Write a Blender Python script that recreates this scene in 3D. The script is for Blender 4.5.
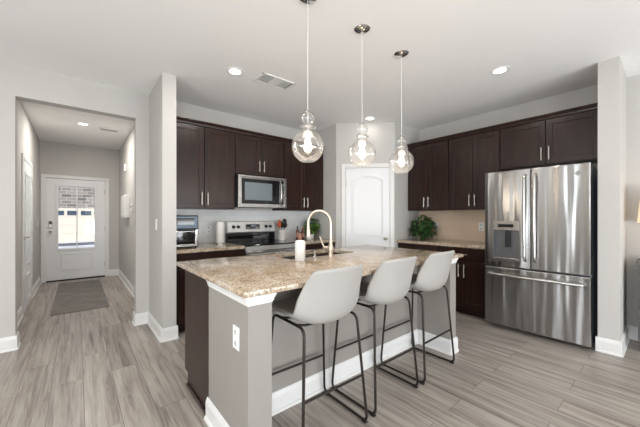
import bpy, bmesh, math, random
from mathutils import Vector, Matrix
random.seed(7)
sc = bpy.context.scene
for o in list(bpy.data.objects): bpy.data.objects.remove(o)
COL = sc.collection
PI = math.pi

# ------------------------------------------------------------ camera
cam_d = bpy.data.cameras.new('camera'); cam = bpy.data.objects.new('camera', cam_d); COL.objects.link(cam)
cam_d.sensor_width = 36; cam_d.lens = 292.5/640*36; cam_d.shift_y = 3.5/640
cam_d.clip_start = .02; cam_d.clip_end = 200
cam.location = (0, 0, 1.27); cam.rotation_euler = (PI/2, 0, -math.radians(39.72))
sc.camera = cam

# ------------------------------------------------------------ view + world + sun + window light
sc.view_settings.view_transform = 'Standard'; sc.view_settings.look = 'None'
sc.view_settings.gamma = 1; sc.view_settings.use_curve_mapping = False
sc.view_settings.exposure = 0.1
w = bpy.data.worlds.new('sky'); sc.world = w; w.use_nodes = True
nt = w.node_tree; bg = nt.nodes['Background']
sky = nt.nodes.new('ShaderNodeTexSky'); sky.sky_type = 'NISHITA'; sky.sun_disc = False
sky.sun_elevation = math.radians(48); sky.sun_rotation = math.radians(200); sky.air_density = .8; sky.dust_density = 2
nt.links.new(sky.outputs[0], bg.inputs[0]); bg.inputs[1].default_value = .16
def light(name, kind, loc, rot, energy, color=(1, 1, 1), size=None, size_y=None, parent=None, spread=None):
    d = bpy.data.lights.new(name, kind); d.energy = energy; d.color = color
    if kind == 'AREA':
        d.shape = 'RECTANGLE' if size_y else 'DISK'; d.size = size
        if size_y: d.size_y = size_y
        if spread: d.spread = spread
    elif kind in ('POINT', 'SPOT'): d.shadow_soft_size = size or .03
    elif kind == 'SUN': d.angle = size
    o = bpy.data.objects.new(name, d); COL.objects.link(o); o.location = loc; o.rotation_euler = rot
    if parent: o.parent = parent
    return o
light('sun', 'SUN', (0, -10, 10), (math.radians(44), 0, math.radians(20)), 3.2, (1, .96, .9), .01)
# daylight at the windows of the living side, behind and left of the camera
DAY = (.93, .965, 1.0)
for nm, loc, rz, w_, h_, up, side in (('daylight_back', (2.0, -3.68, 1.35), 0, 3.4, 2.0, 160, 26), ('daylight_back_left', (-1.6, -3.68, 1.35), 0, 1.8, 2.0, 104, 36), ('daylight_left', (-3.18, .2, 1.45), -PI/2, 2.0, 1.5, 60, 56)):
    light(nm, 'AREA', loc, (PI/2, 0, rz), side, DAY, w_, h_)
    # added uplight at the same window, out of view, to brighten the ceiling
    light(nm+'_ceiling_fill', 'AREA', (loc[0], loc[1], loc[2]-h_*.3), (PI/2+math.radians(42), 0, rz), up, DAY, w_, h_*.5)
DOWNLIGHT_W = 7.0

# ------------------------------------------------------------ materials
def srgb(r, g, b):
    f = lambda c: (c/255)/12.92 if c/255 <= .04045 else ((c/255+.055)/1.055)**2.4
    return (f(r), f(g), f(b), 1)
def new_mat(name):
    m = bpy.data.materials.new(name); m.use_nodes = True
    return m, m.node_tree, m.node_tree.nodes['Principled BSDF']
def N(nt, t, **kw):
    n = nt.nodes.new(t)
    for k, v in kw.items():
        if k in n.inputs: n.inputs[k].default_value = v
        else: setattr(n, k, v)
    return n
def coords(nt, scale=(1, 1, 1), rot=(0, 0, 0), kind='Object'):
    tc = nt.nodes.new('ShaderNodeTexCoord'); mp = nt.nodes.new('ShaderNodeMapping')
    nt.links.new(tc.outputs[kind], mp.inputs[0]); mp.inputs['Scale'].default_value = scale; mp.inputs['Rotation'].default_value = rot
    return mp.outputs[0]
def ramp(nt, fac, stops):
    r = nt.nodes.new('ShaderNodeValToRGB'); el = r.color_ramp.elements
    while len(el) < len(stops): el.new(.5)
    for e, (p, c) in zip(el, stops): e.position = p; e.color = c
    nt.links.new(fac, r.inputs[0]); return r.outputs[0]
def bump(nt, b, h, strength=.1, dist=.01):
    bp = N(nt, 'ShaderNodeBump', Strength=strength, Distance=dist)
    nt.links.new(h, bp.inputs['Height']); nt.links.new(bp.outputs[0], b.inputs['Normal'])
def plain(name, col, rough=.5, metal=0., noise=0., nscale=20, bumpv=0., coat=0., spec=.5):
    m, nt, b = new_mat(name)
    b.inputs['Base Color'].default_value = col; b.inputs['Roughness'].default_value = rough
    b.inputs['Metallic'].default_value = metal; b.inputs['Coat Weight'].default_value = coat
    b.inputs['Specular IOR Level'].default_value = spec
    n = N(nt, 'ShaderNodeTexNoise', Scale=nscale, Detail=4.); nt.links.new(coords(nt), n.inputs['Vector'])
    if noise:
        lo = tuple(c*(1-noise) for c in col[:3])+(1,); hi = tuple(min(1, c*(1+noise)) for c in col[:3])+(1,)
        nt.links.new(ramp(nt, n.outputs['Fac'], [(.3, lo), (.7, hi)]), b.inputs['Base Color'])
    if bumpv: bump(nt, b, n.outputs['Fac'], bumpv, .002)
    return m
def emit(name, col, strength):
    m, nt, b = new_mat(name); b.inputs['Base Color'].default_value = col
    b.inputs['Emission Color'].default_value = col; b.inputs['Emission Strength'].default_value = strength
    return m
def thin_glass(name, tint=(.97, .98, .98, 1), body=.04, rim=.6):
    m, nt, b = new_mat(name); nt.nodes.remove(b)
    out = nt.nodes['Material Output']; tr = N(nt, 'ShaderNodeBsdfTransparent', Color=tint)
    gl = N(nt, 'ShaderNodeBsdfGlossy', Roughness=.02); mx = nt.nodes.new('ShaderNodeMixShader')
    lw = N(nt, 'ShaderNodeLayerWeight', Blend=.35)
    mr = N(nt, 'ShaderNodeMapRange'); mr.inputs['To Min'].default_value = body; mr.inputs['To Max'].default_value = rim
    nt.links.new(lw.outputs['Fresnel'], mr.inputs['Value']); nt.links.new(mr.outputs[0], mx.inputs[0])
    nt.links.new(tr.outputs[0], mx.inputs[1]); nt.links.new(gl.outputs[0], mx.inputs[2]); nt.links.new(mx.outputs[0], out.inputs[0])
    return m
M = {}
M['wall'] = plain('wall_paint', srgb(194, 191, 187), .75, bumpv=.04, nscale=180, spec=.25)
M['ceiling'] = plain('ceiling_paint', srgb(242, 241, 240), .9, bumpv=.05, nscale=120, spec=.1)
M['trim'] = plain('white_trim_paint', srgb(226, 225, 223), .35)
M['door'] = plain('white_door_paint', srgb(232, 232, 233), .35)
M['grey_paint'] = plain('greige_island_paint', srgb(148, 143, 137), .55, bumpv=.03, nscale=150)
M['steel_dark'] = plain('grey_fridge_side', srgb(140, 148, 156), .4, .5)
M['nickel'] = plain('satin_nickel', srgb(205, 200, 193), .28, 1.)
M['faucet'] = plain('champagne_nickel', srgb(204, 190, 174), .3, .85)
M['chrome'] = plain('chrome', srgb(220, 220, 220), .08, 1.)
M['dark_chrome'] = plain('dark_chrome', srgb(84, 92, 102), .35, .8)
M['black_gloss'] = plain('black_glass', (.006, .006, .007, 1), .06)
M['black_plastic'] = plain('black_plastic', (.015, .015, .016, 1), .4)
M['black_metal'] = plain('blackened_metal', srgb(52, 46, 42), .38, .6)
M['leather'] = plain('light_grey_leatherette', srgb(166, 163, 159), .5, bumpv=.12, nscale=260)
M['white_ceramic'] = plain('white_ceramic', srgb(222, 220, 215), .3)
M['white_plastic'] = plain('white_plastic', srgb(240, 240, 238), .4)
M['seam'] = plain('dark_gap', (.01, .01, .01, 1), .8)
M['leaf'] = plain('green_leaf', srgb(118, 164, 72), .5, noise=.5, nscale=30)
M['leaf_dark'] = plain('dark_green_leaf', srgb(44, 78, 38), .5, noise=.4, nscale=30)
M['leaf_mid'] = plain('mid_green_leaf', srgb(54, 86, 44), .45, noise=.5, nscale=30)
M['stem'] = plain('green_stem', srgb(80, 92, 50), .6)
M['soil'] = plain('potting_soil', srgb(45, 34, 27), .95, noise=.3, nscale=90, bumpv=.5)
M['wood_spoon'] = plain('wooden_spoon', srgb(176, 118, 70), .6, noise=.15, nscale=12)
M['red_orange'] = plain('orange_silicone', srgb(196, 92, 52), .5)
M['amber'] = plain('brown_glass_bottle', srgb(92, 50, 34), .15)
M['pink'] = plain('spice_powder', srgb(190, 140, 120), .5)
M['lilac'] = plain('lilac_blossom', srgb(96, 92, 120), .7)
M['rug'] = None
M['shade'] = emit('lamp_shade_linen', srgb(240, 216, 184), .55)
M['bulb'] = emit('glowing_bulb', (1, .88, .70, 1), 6)
M['lens'] = emit('downlight_lens', (1, .95, .88, 1), 4)
M['glass'] = thin_glass('clear_glass', (.99, .99, .99, 1), body=.05, rim=.5)
_nt = M['glass'].node_tree; _out = _nt.nodes['Material Output']; _src = _out.inputs[0].links[0].from_socket
_mx = _nt.nodes.new('ShaderNodeMixShader'); _mx.inputs[0].default_value = .03; _tl = N(_nt, 'ShaderNodeBsdfTranslucent', Color=(1, .97, .93, 1))  # faint white translucency in the clear glass stands in for the bulb's veiling glow
_nt.links.new(_src, _mx.inputs[1]); _nt.links.new(_tl.outputs[0], _mx.inputs[2]); _nt.links.new(_mx.outputs[0], _out.inputs[0])
M['pane'] = thin_glass('window_pane', body=.03, rim=.3)
M['grey_wood'] = plain('grey_dresser_wood', srgb(92, 88, 84), .5, noise=.2, nscale=10)
M['dark_dresser'] = plain('dark_dresser_front', srgb(52, 48, 46), .5, noise=.2, nscale=10)
M['display'] = emit('clock_display', (.16, .24, .28, 1), .05)
M['concrete'] = plain('pale_driveway', srgb(205, 208, 214), .9, noise=.06, nscale=3)
M['cream'] = plain('cream_garage_door', srgb(222, 212, 198), .6)
M['blueglass'] = plain('dark_blue_glass', srgb(60, 78, 98), .1)
M['curb'] = plain('grey_curb', srgb(90, 96, 108), .9)

def espresso():
    m, nt, b = new_mat('espresso_stained_maple')
    n = N(nt, 'ShaderNodeTexNoise', Scale=1.0, Detail=5.); nt.links.new(coords(nt, (26, 26, 2.2)), n.inputs['Vector'])
    nt.links.new(ramp(nt, n.outputs['Fac'], [(.3, srgb(30, 15, 12)), (.7, srgb(50, 29, 23))]), b.inputs['Base Color'])
    b.inputs['Roughness'].default_value = .3; b.inputs['Specular IOR Level'].default_value = .4
    return m
M['espresso'] = espresso()
def floor_mat():
    m, nt, b = new_mat('grey_oak_vinyl_plank')
    v = coords(nt, (1, 1, 1), (0, 0, -PI/2), 'Object'); v.node.inputs['Location'].default_value = (.3, .037, 0)
    br = N(nt, 'ShaderNodeTexBrick', Scale=1.0)
    br.inputs['Brick Width'].default_value = 1.24; br.inputs['Row Height'].default_value = .184
    br.inputs['Mortar Size'].default_value = .0016; br.inputs['Mortar Smooth'].default_value = .1; br.inputs['Bias'].default_value = 0
    br.offset = .37; br.offset_frequency = 2
    br.inputs['Color1'].default_value = (0, 0, 0, 1); br.inputs['Color2'].default_value = (1, 1, 1, 1); br.inputs['Mortar'].default_value = (.5, .5, .5, 1)
    nt.links.new(v, br.inputs['Vector'])
    # per plank offset of the grain
    sep = nt.nodes.new('ShaderNodeVectorMath'); sep.operation = 'SCALE'; sep.inputs['Scale'].default_value = 7.3
    nt.links.new(br.outputs['Color'], sep.inputs[0])
    add = nt.nodes.new('ShaderNodeVectorMath'); add.operation = 'ADD'
    nt.links.new(v, add.inputs[0]); nt.links.new(sep.outputs[0], add.inputs[1])
    mp = nt.nodes.new('ShaderNodeMapping'); mp.inputs['Scale'].default_value = (.75, 14, 1); nt.links.new(add.outputs[0], mp.inputs[0])
    g = N(nt, 'ShaderNodeTexNoise', Scale=1.6, Detail=8., Roughness=.68, Distortion=.35); nt.links.new(mp.outputs[0], g.inputs['Vector'])
    mp2 = nt.nodes.new('ShaderNodeMapping'); mp2.inputs['Scale'].default_value = (3, 90, 1); nt.links.new(add.outputs[0], mp2.inputs[0])
    g2 = N(nt, 'ShaderNodeTexNoise', Scale=1.5, Detail=3.); nt.links.new(mp2.outputs[0], g2.inputs['Vector'])
    c1 = ramp(nt, g.outputs['Fac'], [(.3, srgb(98, 89, 82)), (.43, srgb(148, 138, 129)), (.52, srgb(166, 157, 148)), (.7, srgb(188, 180, 171))])
    mx = N(nt, 'ShaderNodeMix', data_type='RGBA', blend_type='MULTIPLY'); mx.inputs[0].default_value = 1
    nt.links.new(c1, mx.inputs[6]); nt.links.new(ramp(nt, br.outputs['Color'], [(0, (.9, .9, .9, 1)), (1, (1.04, 1.04, 1.035, 1))]), mx.inputs[7])
    mx2 = N(nt, 'ShaderNodeMix', data_type='RGBA', blend_type='MULTIPLY'); mx2.inputs[0].default_value = .35
    nt.links.new(mx.outputs[2], mx2.inputs[6]); nt.links.new(ramp(nt, g2.outputs['Fac'], [(.35, (.7, .7, .7, 1)), (.6, (1.1, 1.1, 1.1, 1))]), mx2.inputs[7])
    mx3 = N(nt, 'ShaderNodeMix', data_type='RGBA'); mx3.inputs[7].default_value = srgb(98, 89, 82)
    nt.links.new(br.outputs['Fac'], mx3.inputs[0]); nt.links.new(mx2.outputs[2], mx3.inputs[6])
    nt.links.new(mx3.outputs[2], b.inputs['Base Color'])
    b.inputs['Roughness'].default_value = .38
    nt.links.new(ramp(nt, g2.outputs['Fac'], [(.3, (.3, .3, .3, 1)), (.7, (.46, .46, .46, 1))]), b.inputs['Roughness'])
    bump(nt, b, g2.outputs['Fac'], .08, .002)
    return m
M['floor'] = floor_mat()
def granite():
    m, nt, b = new_mat('beige_granite')
    v = coords(nt)
    a = N(nt, 'ShaderNodeTexNoise', Scale=9., Detail=6., Roughness=.7, Distortion=.8); nt.links.new(v, a.inputs['Vector'])
    f = N(nt, 'ShaderNodeTexNoise', Scale=70., Detail=4., Roughness=.7); nt.links.new(v, f.inputs['Vector'])
    vo = N(nt, 'ShaderNodeTexVoronoi', Scale=110.); nt.links.new(v, vo.inputs['Vector'])
    base = ramp(nt, a.outputs['Fac'], [(.3, srgb(160, 140, 120)), (.45, srgb(188, 170, 148)), (.6, srgb(206, 195, 180)), (.75, srgb(182, 182, 184))])
    m1 = N(nt, 'ShaderNodeMix', data_type='RGBA', blend_type='MULTIPLY'); m1.inputs[0].default_value = 1
    nt.links.new(base, m1.inputs[6])
    nt.links.new(ramp(nt, f.outputs['Fac'], [(.36, (.22, .19, .18, 1)), (.44, (.72, .69, .66, 1)), (.56, (1.0, .98, .96, 1)), (.68, (1.3, 1.3, 1.3, 1))]), m1.inputs[7])
    m2 = N(nt, 'ShaderNodeMix', data_type='RGBA', blend_type='MULTIPLY'); m2.inputs[0].default_value = .65
    nt.links.new(m1.outputs[2], m2.inputs[6])
    nt.links.new(ramp(nt, vo.outputs['Color'], [(.1, (.45, .42, .42, 1)), (.3, (1, 1, 1, 1)), (.9, (1.1, 1.08, 1.04, 1))]), m2.inputs[7])
    nt.links.new(m2.outputs[2], b.inputs['Base Color'])
    b.inputs['Roughness'].default_value = .12
    return m
M['granite'] = granite()
def stainless(name, wavy=.0, rough=.24, tint=(190, 188, 186), aniso=.5):
    m, nt, b = new_mat(name)
    b.inputs['Base Color'].default_value = srgb(*tint); b.inputs['Metallic'].default_value = 1; b.inputs['Roughness'].default_value = rough
    b.inputs['Anisotropic'].default_value = aniso
    b.inputs['Anisotropic Rotation'].default_value = .25; tg = nt.nodes.new('ShaderNodeTangent'); tg.direction_type = 'RADIAL'; tg.axis = 'Z'; nt.links.new(tg.outputs[0], b.inputs['Tangent'])
    g = N(nt, 'ShaderNodeTexNoise', Scale=1., Detail=2.); nt.links.new(coords(nt, (260, 260, 3)), g.inputs['Vector'])
    l = N(nt, 'ShaderNodeTexNoise', Scale=1., Detail=1.2); nt.links.new(coords(nt, (9, 9, .55)), l.inputs['Vector'])
    b1 = N(nt, 'ShaderNodeBump', Strength=.03, Distance=.002); nt.links.new(g.outputs['Fac'], b1.inputs['Height'])
    b2 = N(nt, 'ShaderNodeBump', Strength=wavy, Distance=.02); nt.links.new(l.outputs['Fac'], b2.inputs['Height'])
    nt.links.new(b1.outputs[0], b2.inputs['Normal']); nt.links.new(b2.outputs[0], b.inputs['Normal'])
    return m
M['steel'] = stainless('brushed_stainless', .0)
M['steel_satin'] = plain('satin_stainless', srgb(214, 213, 210), .42, .75)
M['steel_wavy'] = stainless('fridge_stainless', .85, .27, (166, 165, 164), .85)
def tile(name, col, grout, bw=.152, rh=.076):
    m, nt, b = new_mat(name)
    tc = nt.nodes.new('ShaderNodeTexCoord'); sp = nt.nodes.new('ShaderNodeSeparateXYZ'); cb = nt.nodes.new('ShaderNodeCombineXYZ')
    nt.links.new(tc.outputs['Object'], sp.inputs[0]); nt.links.new(sp.outputs[0], cb.inputs[0]); nt.links.new(sp.outputs[2], cb.inputs[1])
    br = N(nt, 'ShaderNodeTexBrick', Scale=1.); br.inputs['Brick Width'].default_value = bw; br.inputs['Row Height'].default_value = rh
    br.inputs['Mortar Size'].default_value = .0018; br.inputs['Color1'].default_value = col
    br.inputs['Color2'].default_value = tuple(c*.94 for c in col[:3])+(1,); br.inputs['Mortar'].default_value = grout
    nt.links.new(cb.outputs[0], br.inputs['Vector']); nt.links.new(br.outputs['Color'], b.inputs['Base Color'])
    b.inputs['Roughness'].default_value = .18
    bump(nt, b, br.outputs['Fac'], -.3, .002)
    return m
M['tile'] = tile('pale_grey_subway_tile', srgb(226, 227, 227), srgb(206, 207, 208))
M['tan'] = tile('warm_lit_subway_tile', srgb(222, 198, 174), srgb(212, 188, 164))  # tan stands in for warm light on pale tile
def stone():
    m, nt, b = new_mat('grey_stone_veneer')
    tc = nt.nodes.new('ShaderNodeTexCoord'); sp = nt.nodes.new('ShaderNodeSeparateXYZ'); cb = nt.nodes.new('ShaderNodeCombineXYZ')
    nt.links.new(tc.outputs['Object'], sp.inputs[0]); nt.links.new(sp.outputs[0], cb.inputs[0]); nt.links.new(sp.outputs[2], cb.inputs[1])
    br = N(nt, 'ShaderNodeTexBrick', Scale=1.); br.inputs['Brick Width'].default_value = .5; br.inputs['Row Height'].default_value = .2
    br.inputs['Mortar Size'].default_value = .02; br.inputs['Color1'].default_value = srgb(150, 142, 136); br.inputs['Color2'].default_value = srgb(92, 88, 88); br.inputs['Mortar'].default_value = srgb(172, 168, 162)
    nt.links.new(cb.outputs[0], br.inputs['Vector']); nt.links.new(br.outputs['Color'], b.inputs['Base Color'])
    b.inputs['Roughness'].default_value = .9
    return m
M['stone'] = stone()
def rug_mat():
    m, nt, b = new_mat('grey_woven_runner')
    v = coords(nt); n = N(nt, 'ShaderNodeTexNoise', Scale=4., Detail=6., Roughness=.7); nt.links.new(v, n.inputs['Vector'])
    f = N(nt, 'ShaderNodeTexNoise', Scale=160., Detail=2.); nt.links.new(v, f.inputs['Vector'])
    mx = N(nt, 'ShaderNodeMix', data_type='RGBA', blend_type='MULTIPLY'); mx.inputs[0].default_value = .6
    nt.links.new(ramp(nt, n.outputs['Fac'], [(.35, srgb(112, 107, 103)), (.65, srgb(134, 129, 124))]), mx.inputs[6])
    nt.links.new(ramp(nt, f.outputs['Fac'], [(.3, (.6, .6, .6, 1)), (.7, (1.1, 1.1, 1.1, 1))]), mx.inputs[7])
    nt.links.new(mx.outputs[2], b.inputs['Base Color']); b.inputs['Roughness'].default_value = .95
    bump(nt, b, f.outputs['Fac'], .4, .004); return m
M['rug'] = rug_mat()

# ------------------------------------------------------------ geometry helpers
class MB:
    def __init__(s): s.bm = bmesh.new(); s.flat = True
    def box(s, x0, x1, y0, y1, z0, z1, bev=0.):
        t = bmesh.new(); bmesh.ops.create_cube(t, size=1)
        for v in t.verts: v.co = Vector(((x0+x1)/2+v.co.x*(x1-x0), (y0+y1)/2+v.co.y*(y1-y0), (z0+z1)/2+v.co.z*(z1-z0)))
        if bev > 0: bmesh.ops.bevel(t, geom=list(t.edges), offset=bev, segments=2, affect='EDGES', profile=.5)
        f = s.flat; s._add(t); s.flat = f; return s
    def _add(s, t, mat=None):
        s.flat = False
        if mat is not None: bmesh.ops.transform(t, matrix=mat, verts=t.verts)
        me = bpy.data.meshes.new('tmp'); t.to_mesh(me); t.free(); s.bm.from_mesh(me); bpy.data.meshes.remove(me); return s
    def cyl(s, p0, p1, r, r2=None, seg=16):
        p0, p1 = Vector(p0), Vector(p1); d = p1-p0; t = bmesh.new()
        bmesh.ops.create_cone(t, cap_ends=True, segments=seg, radius1=r, radius2=r if r2 is None else r2, depth=d.length)
        return s._add(t, Matrix.Translation((p0+p1)/2) @ d.to_track_quat('Z', 'Y').to_matrix().to_4x4())
    def sph(s, c, r, sc_=(1, 1, 1), seg=16):
        t = bmesh.new(); bmesh.ops.create_uvsphere(t, u_segments=seg, v_segments=max(6, seg//2), radius=r)
        return s._add(t, Matrix.Translation(c) @ Matrix.Diagonal((*sc_, 1)))
    def lathe(s, prof, seg=32, c=(0, 0, 0)):
        t = bmesh.new(); rings = []
        for r, z in prof:
            if r < 1e-6: rings.append([t.verts.new((c[0], c[1], c[2]+z))])
            else: rings.append([t.verts.new((c[0]+r*math.cos(2*PI*i/seg), c[1]+r*math.sin(2*PI*i/seg), c[2]+z)) for i in range(seg)])
        for a, b in zip(rings, rings[1:]):
            for i in range(seg):
                j = (i+1) % seg
                if len(a) == 1 and len(b) > 1: t.faces.new((a[0], b[j], b[i]))
                elif len(b) == 1 and len(a) > 1: t.faces.new((a[i], a[j], b[0]))
                elif len(a) > 1: t.faces.new((a[i], a[j], b[j], b[i]))
        return s._add(t)
    def tube(s, pts, r, seg=10, bend=0.):
        pts = [Vector(p) for p in pts]
        if bend:
            out = [pts[0]]
            for a, b, c in zip(pts, pts[1:], pts[2:]):
                k = min(bend, (a-b).length*.45, (c-b).length*.45)
                p, q = b+(a-b).normalized()*k, b+(c-b).normalized()*k
                for i in range(7):
                    u = i/6; out.append(p*(1-u)**2+b*2*u*(1-u)+q*u*u)
            out.append(pts[-1]); pts = out
        t = bmesh.new(); rings = []; up = None
        for i, p in enumerate(pts):
            d = (pts[min(i+1, len(pts)-1)]-pts[max(i-1, 0)]).normalized()
            if up is None:
                up = Vector((0, 0, 1)) if abs(d.z) < .9 else Vector((1, 0, 0))
            up = (up-d*up.dot(d)).normalized(); sd = d.cross(up)
            rr = r[i] if isinstance(r, (list, tuple)) else r
            rings.append([t.verts.new(p+(up*math.cos(2*PI*k/seg)+sd*math.sin(2*PI*k/seg))*rr) for k in range(seg)])
        for a, b in zip(rings, rings[1:]):
            for k in range(seg):
                j = (k+1) % seg; t.faces.new((a[k], a[j], b[j], b[k]))
        t.faces.new(rings[0][::-1]); t.faces.new(rings[-1])
        return s._add(t)
    def prism(s, poly, axis, a0, a1):
        """polygon in the plane across the axis, extruded from a0 to a1"""
        t = bmesh.new()
        def P(u, v, a): return {'x': (a, u, v), 'y': (u, a, v), 'z': (u, v, a)}[axis]
        A = [t.verts.new(P(u, v, a0)) for u, v in poly]; B = [t.verts.new(P(u, v, a1)) for u, v in poly]
        t.faces.new(A[::-1]); t.faces.new(B)
        for i in range(len(poly)):
            j = (i+1) % len(poly); t.faces.new((A[i], A[j], B[j], B[i]))
        return s._add(t)
    def build(s, name, mat, parent=None, loc=None, rot=0, smooth=True):
        bmesh.ops.recalc_face_normals(s.bm, faces=s.bm.faces)
        me = bpy.data.meshes.new(name); s.bm.to_mesh(me); s.bm.free()
        if smooth and not s.flat:
            for p in me.polygons: p.use_smooth = True
            try: me.set_sharp_from_angle(angle=math.radians(40))
            except Exception: pass
        me.materials.append(M[mat] if isinstance(mat, str) else mat)
        o = bpy.data.objects.new(name, me); COL.objects.link(o)
        if loc: o.location = loc
        if rot: o.rotation_euler.z = rot
        if parent: o.parent = parent
        return o
def box(name, mat, x0, x1, y0, y1, z0, z1, parent=None, bev=0.):
    return MB().box(x0, x1, y0, y1, z0, z1, bev).build(name, mat, parent)
def thing(name, label, cat, loc=(0, 0, 0), rot=0, group=None):
    o = bpy.data.objects.new(name, None); COL.objects.link(o); o.empty_display_size = .1
    o.location = loc; o.rotation_euler = (0, 0, rot); o['label'] = label; o['category'] = cat
    if group: o['group'] = group
    return o
def tag(o, label, cat, group=None):
    o['label'] = label; o['category'] = cat
    if group: o['group'] = group
    return o
def struct(o, label=None, cat=None):
    o['kind'] = 'structure'
    if label: o['label'] = label; o['category'] = cat
    return o
def copy_tree(o, parent=None):
    c = o.copy(); COL.objects.link(c); c.parent = parent
    for ch in list(o.children): copy_tree(ch, c)
    return c

# ------------------------------------------------------------ room shell
CH = 2.74
YB, XR = 4.02, 4.45          # back wall with the range, right wall with the fridge
XL, YF = -3.1, -3.6          # living side, behind the camera
HL, HR, HY = -.55, .71, 7.75 # entry hall
PL, PR_ = 3.13, 2.73         # pantry corner
def wall(name, m, label): return struct(m.build(name, 'wall', smooth=False), label, 'wall')
m = MB().box(XL, XR+.12, YF-.12, YB, -.1, 0).box(HL-.12, HR+.12, YB, HY+.12, -.1, 0)
struct(m.build('floor', 'floor', smooth=False), 'grey brown wood plank floor running from the kitchen into the hall', 'floor')
m = MB().box(XL, XR+.12, YF-.12, YB+.13, CH, CH+.1).box(HL-.12, HR+.12, YB+.13, HY+.12, CH, CH+.1)
struct(m.build('ceiling', 'ceiling', smooth=False), 'smooth white ceiling over kitchen and entry hall', 'ceiling')
wall('wall_back', MB().box(XL, -.455, YB, YB+.13, 0, CH).box(.533, PL+.6, YB, YB+.13, 0, CH).box(-.455, .533, YB, YB+.13, 2.43, CH), 'pale greige wall behind the range with the wide opening into the hall')
wall('wall_right', MB().box(XR, XR+.12, YF, PR_+.12, 0, CH), 'pale greige wall behind the refrigerator')
wall('wall_hall_left', MB().box(HL-.12, HL, YB+.13, HY, 0, CH), 'left wall of the entry hall with the side door')
wall('wall_hall_right', MB().box(HR, HR+.12, YB+.13, HY, 0, CH), 'right wall of the entry hall with the white panel box')
wall('wall_hall_end', MB().box(HL-.12, -.48, HY, HY+.12, 0, CH).box(.48, HR+.12, HY, HY+.12, 0, CH).box(-.48, .48, HY, HY+.12, 2.06, CH), 'end wall of the hall around the front door')
wall('wall_column', MB().box(.668, .80, 3.315, YB, 0, CH), 'narrow wall end between the hall opening and the kitchen cabinets')
wall('wall_pantry', MB().prism([(PL, YB), (PL, 3.37), (3.77, PR_), (XR, PR_), (XR, PR_+.1), (3.81, PR_+.1), (PL+.1, 3.41), (PL+.1, YB)], 'z', 0, CH), 'angled corner wall holding the pantry door')
wall('wall_fridge_end', MB().box(3.81, XR, .305, .452, 0, CH), 'short wall end to the right of the refrigerator')
# living side behind the camera, windows in it
def holed(m, along, a0, a1, b0, b1, holes):
    """wall strip with rectangular holes; along='x' or 'y'"""
    def add(u0, u1, z0, z1):
        if along == 'x': m.box(u0, u1, b0, b1, z0, z1)
        else: m.box(b0, b1, u0, u1, z0, z1)
    u = a0
    for h0, h1, z0, z1 in holes:
        add(u, h0, 0, CH); add(h0, h1, 0, z0) if z0 > 0 else None; add(h0, h1, z1, CH); u = h1
    add(u, a1, 0, CH); return m
wall('wall_front', holed(MB(), 'x', XL, XR, YF-.12, YF, [(-2.5, -.7, .35, 2.35), (.3, 3.7, .35, 2.35)]), 'living room wall with the wide windows')
wall('wall_left', holed(MB(), 'y', YF, YB, XL-.12, XL, [(-.8, 1.2, .7, 2.2)]), 'living room wall with the side window')
def window(i, x0, x1, z0, z1, loc, rot, n):
    e = thing('window_%d' % i, 'white framed living room window', 'window', loc, rot); e['kind'] = 'structure'
    f = MB()
    for k in range(n+1):
        x = x0+(x1-x0)*k/n; f.box(x-.03, x+.03, -.05, .05, z0, z1)
    f.box(x0, x1, -.05, .05, z0-.03, z0+.03); f.box(x0, x1, -.05, .05, z1-.03, z1+.03); f.box(x0, x1, -.03, .03, (z0+z1)/2-.02, (z0+z1)/2+.02)
    f.build('window_frame', 'trim', e, smooth=False)
    box('pane', 'pane', x0, x1, -.004, .004, z0, z1, e)
window(1, -1.7, 1.7, .35, 2.35, (2.0, YF-.06, 0), 0, 3)
window(2, -.9, .9, .35, 2.35, (-1.6, YF-.06, 0), 0, 2)
window(3, -1, 1, .7, 2.2, (XL-.06, .2, 0), PI/2, 2)

# baseboards: profile swept along straight runs
def baseboard(name, runs, parent=None):
    m = MB()
    for (x0, y0, x1, y1) in runs:   # room is on the right-hand side when walking p0 -> p1
        p0, p1 = Vector((x0, y0, 0)), Vector((x1, y1, 0)); d = (p1-p0); L = d.length; a = math.atan2(d.y, d.x)
        t = MB().prism([(0, .001), (-.026, .001), (-.024, .016), (-.015, .022), (-.015, .105), (-.010, .122), (-.006, .132), (0, .134)], 'x', -.014, L+.014)
        bmesh.ops.transform(t.bm, matrix=Matrix.Translation(p0) @ Matrix.Rotation(a, 4, 'Z'), verts=t.bm.verts)
        me = bpy.data.meshes.new('t'); t.bm.to_mesh(me); t.bm.free(); m.bm.from_mesh(me); bpy.data.meshes.remove(me)
    o = m.build(name, 'trim', parent, smooth=False)
    if not parent: o['kind'] = 'structure'
    return o
baseboard('baseboard_back', [(XL, YB, -.455, YB), (.533, YB, .668, YB)])
baseboard('baseboard_opening', [(.533, YB+.13, .533, YB), (-.455, YB, -.455, YB+.13)])
baseboard('baseboard_column', [(.668, YB, .668, 3.315), (.668, 3.315, .80, 3.315), (.80, 3.315, .80, 3.40)])
baseboard('baseboard_hall_left', [(HL, YB+.13, HL, 5.30), (HL, 6.42, HL, HY)])
baseboard('baseboard_hall_right', [(HR, HY, HR, YB+.13)])
baseboard('baseboard_hall_end', [(.545, HY, HR, HY)])
baseboard('baseboard_pantry', [(PL+.01, 3.36, 3.19, 3.31), (3.72, 2.78, 3.77, PR_)])
baseboard('baseboard_fridge_end', [(3.81, .452, 3.81, .305), (3.81, .305, XR, .305)])
baseboard('baseboard_right', [(XR, .305, XR, YF)])
baseboard('baseboard_left', [(XL, YF, XL, YB)])
baseboard('baseboard_front', [(XR, YF, XL, YF)])

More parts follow.
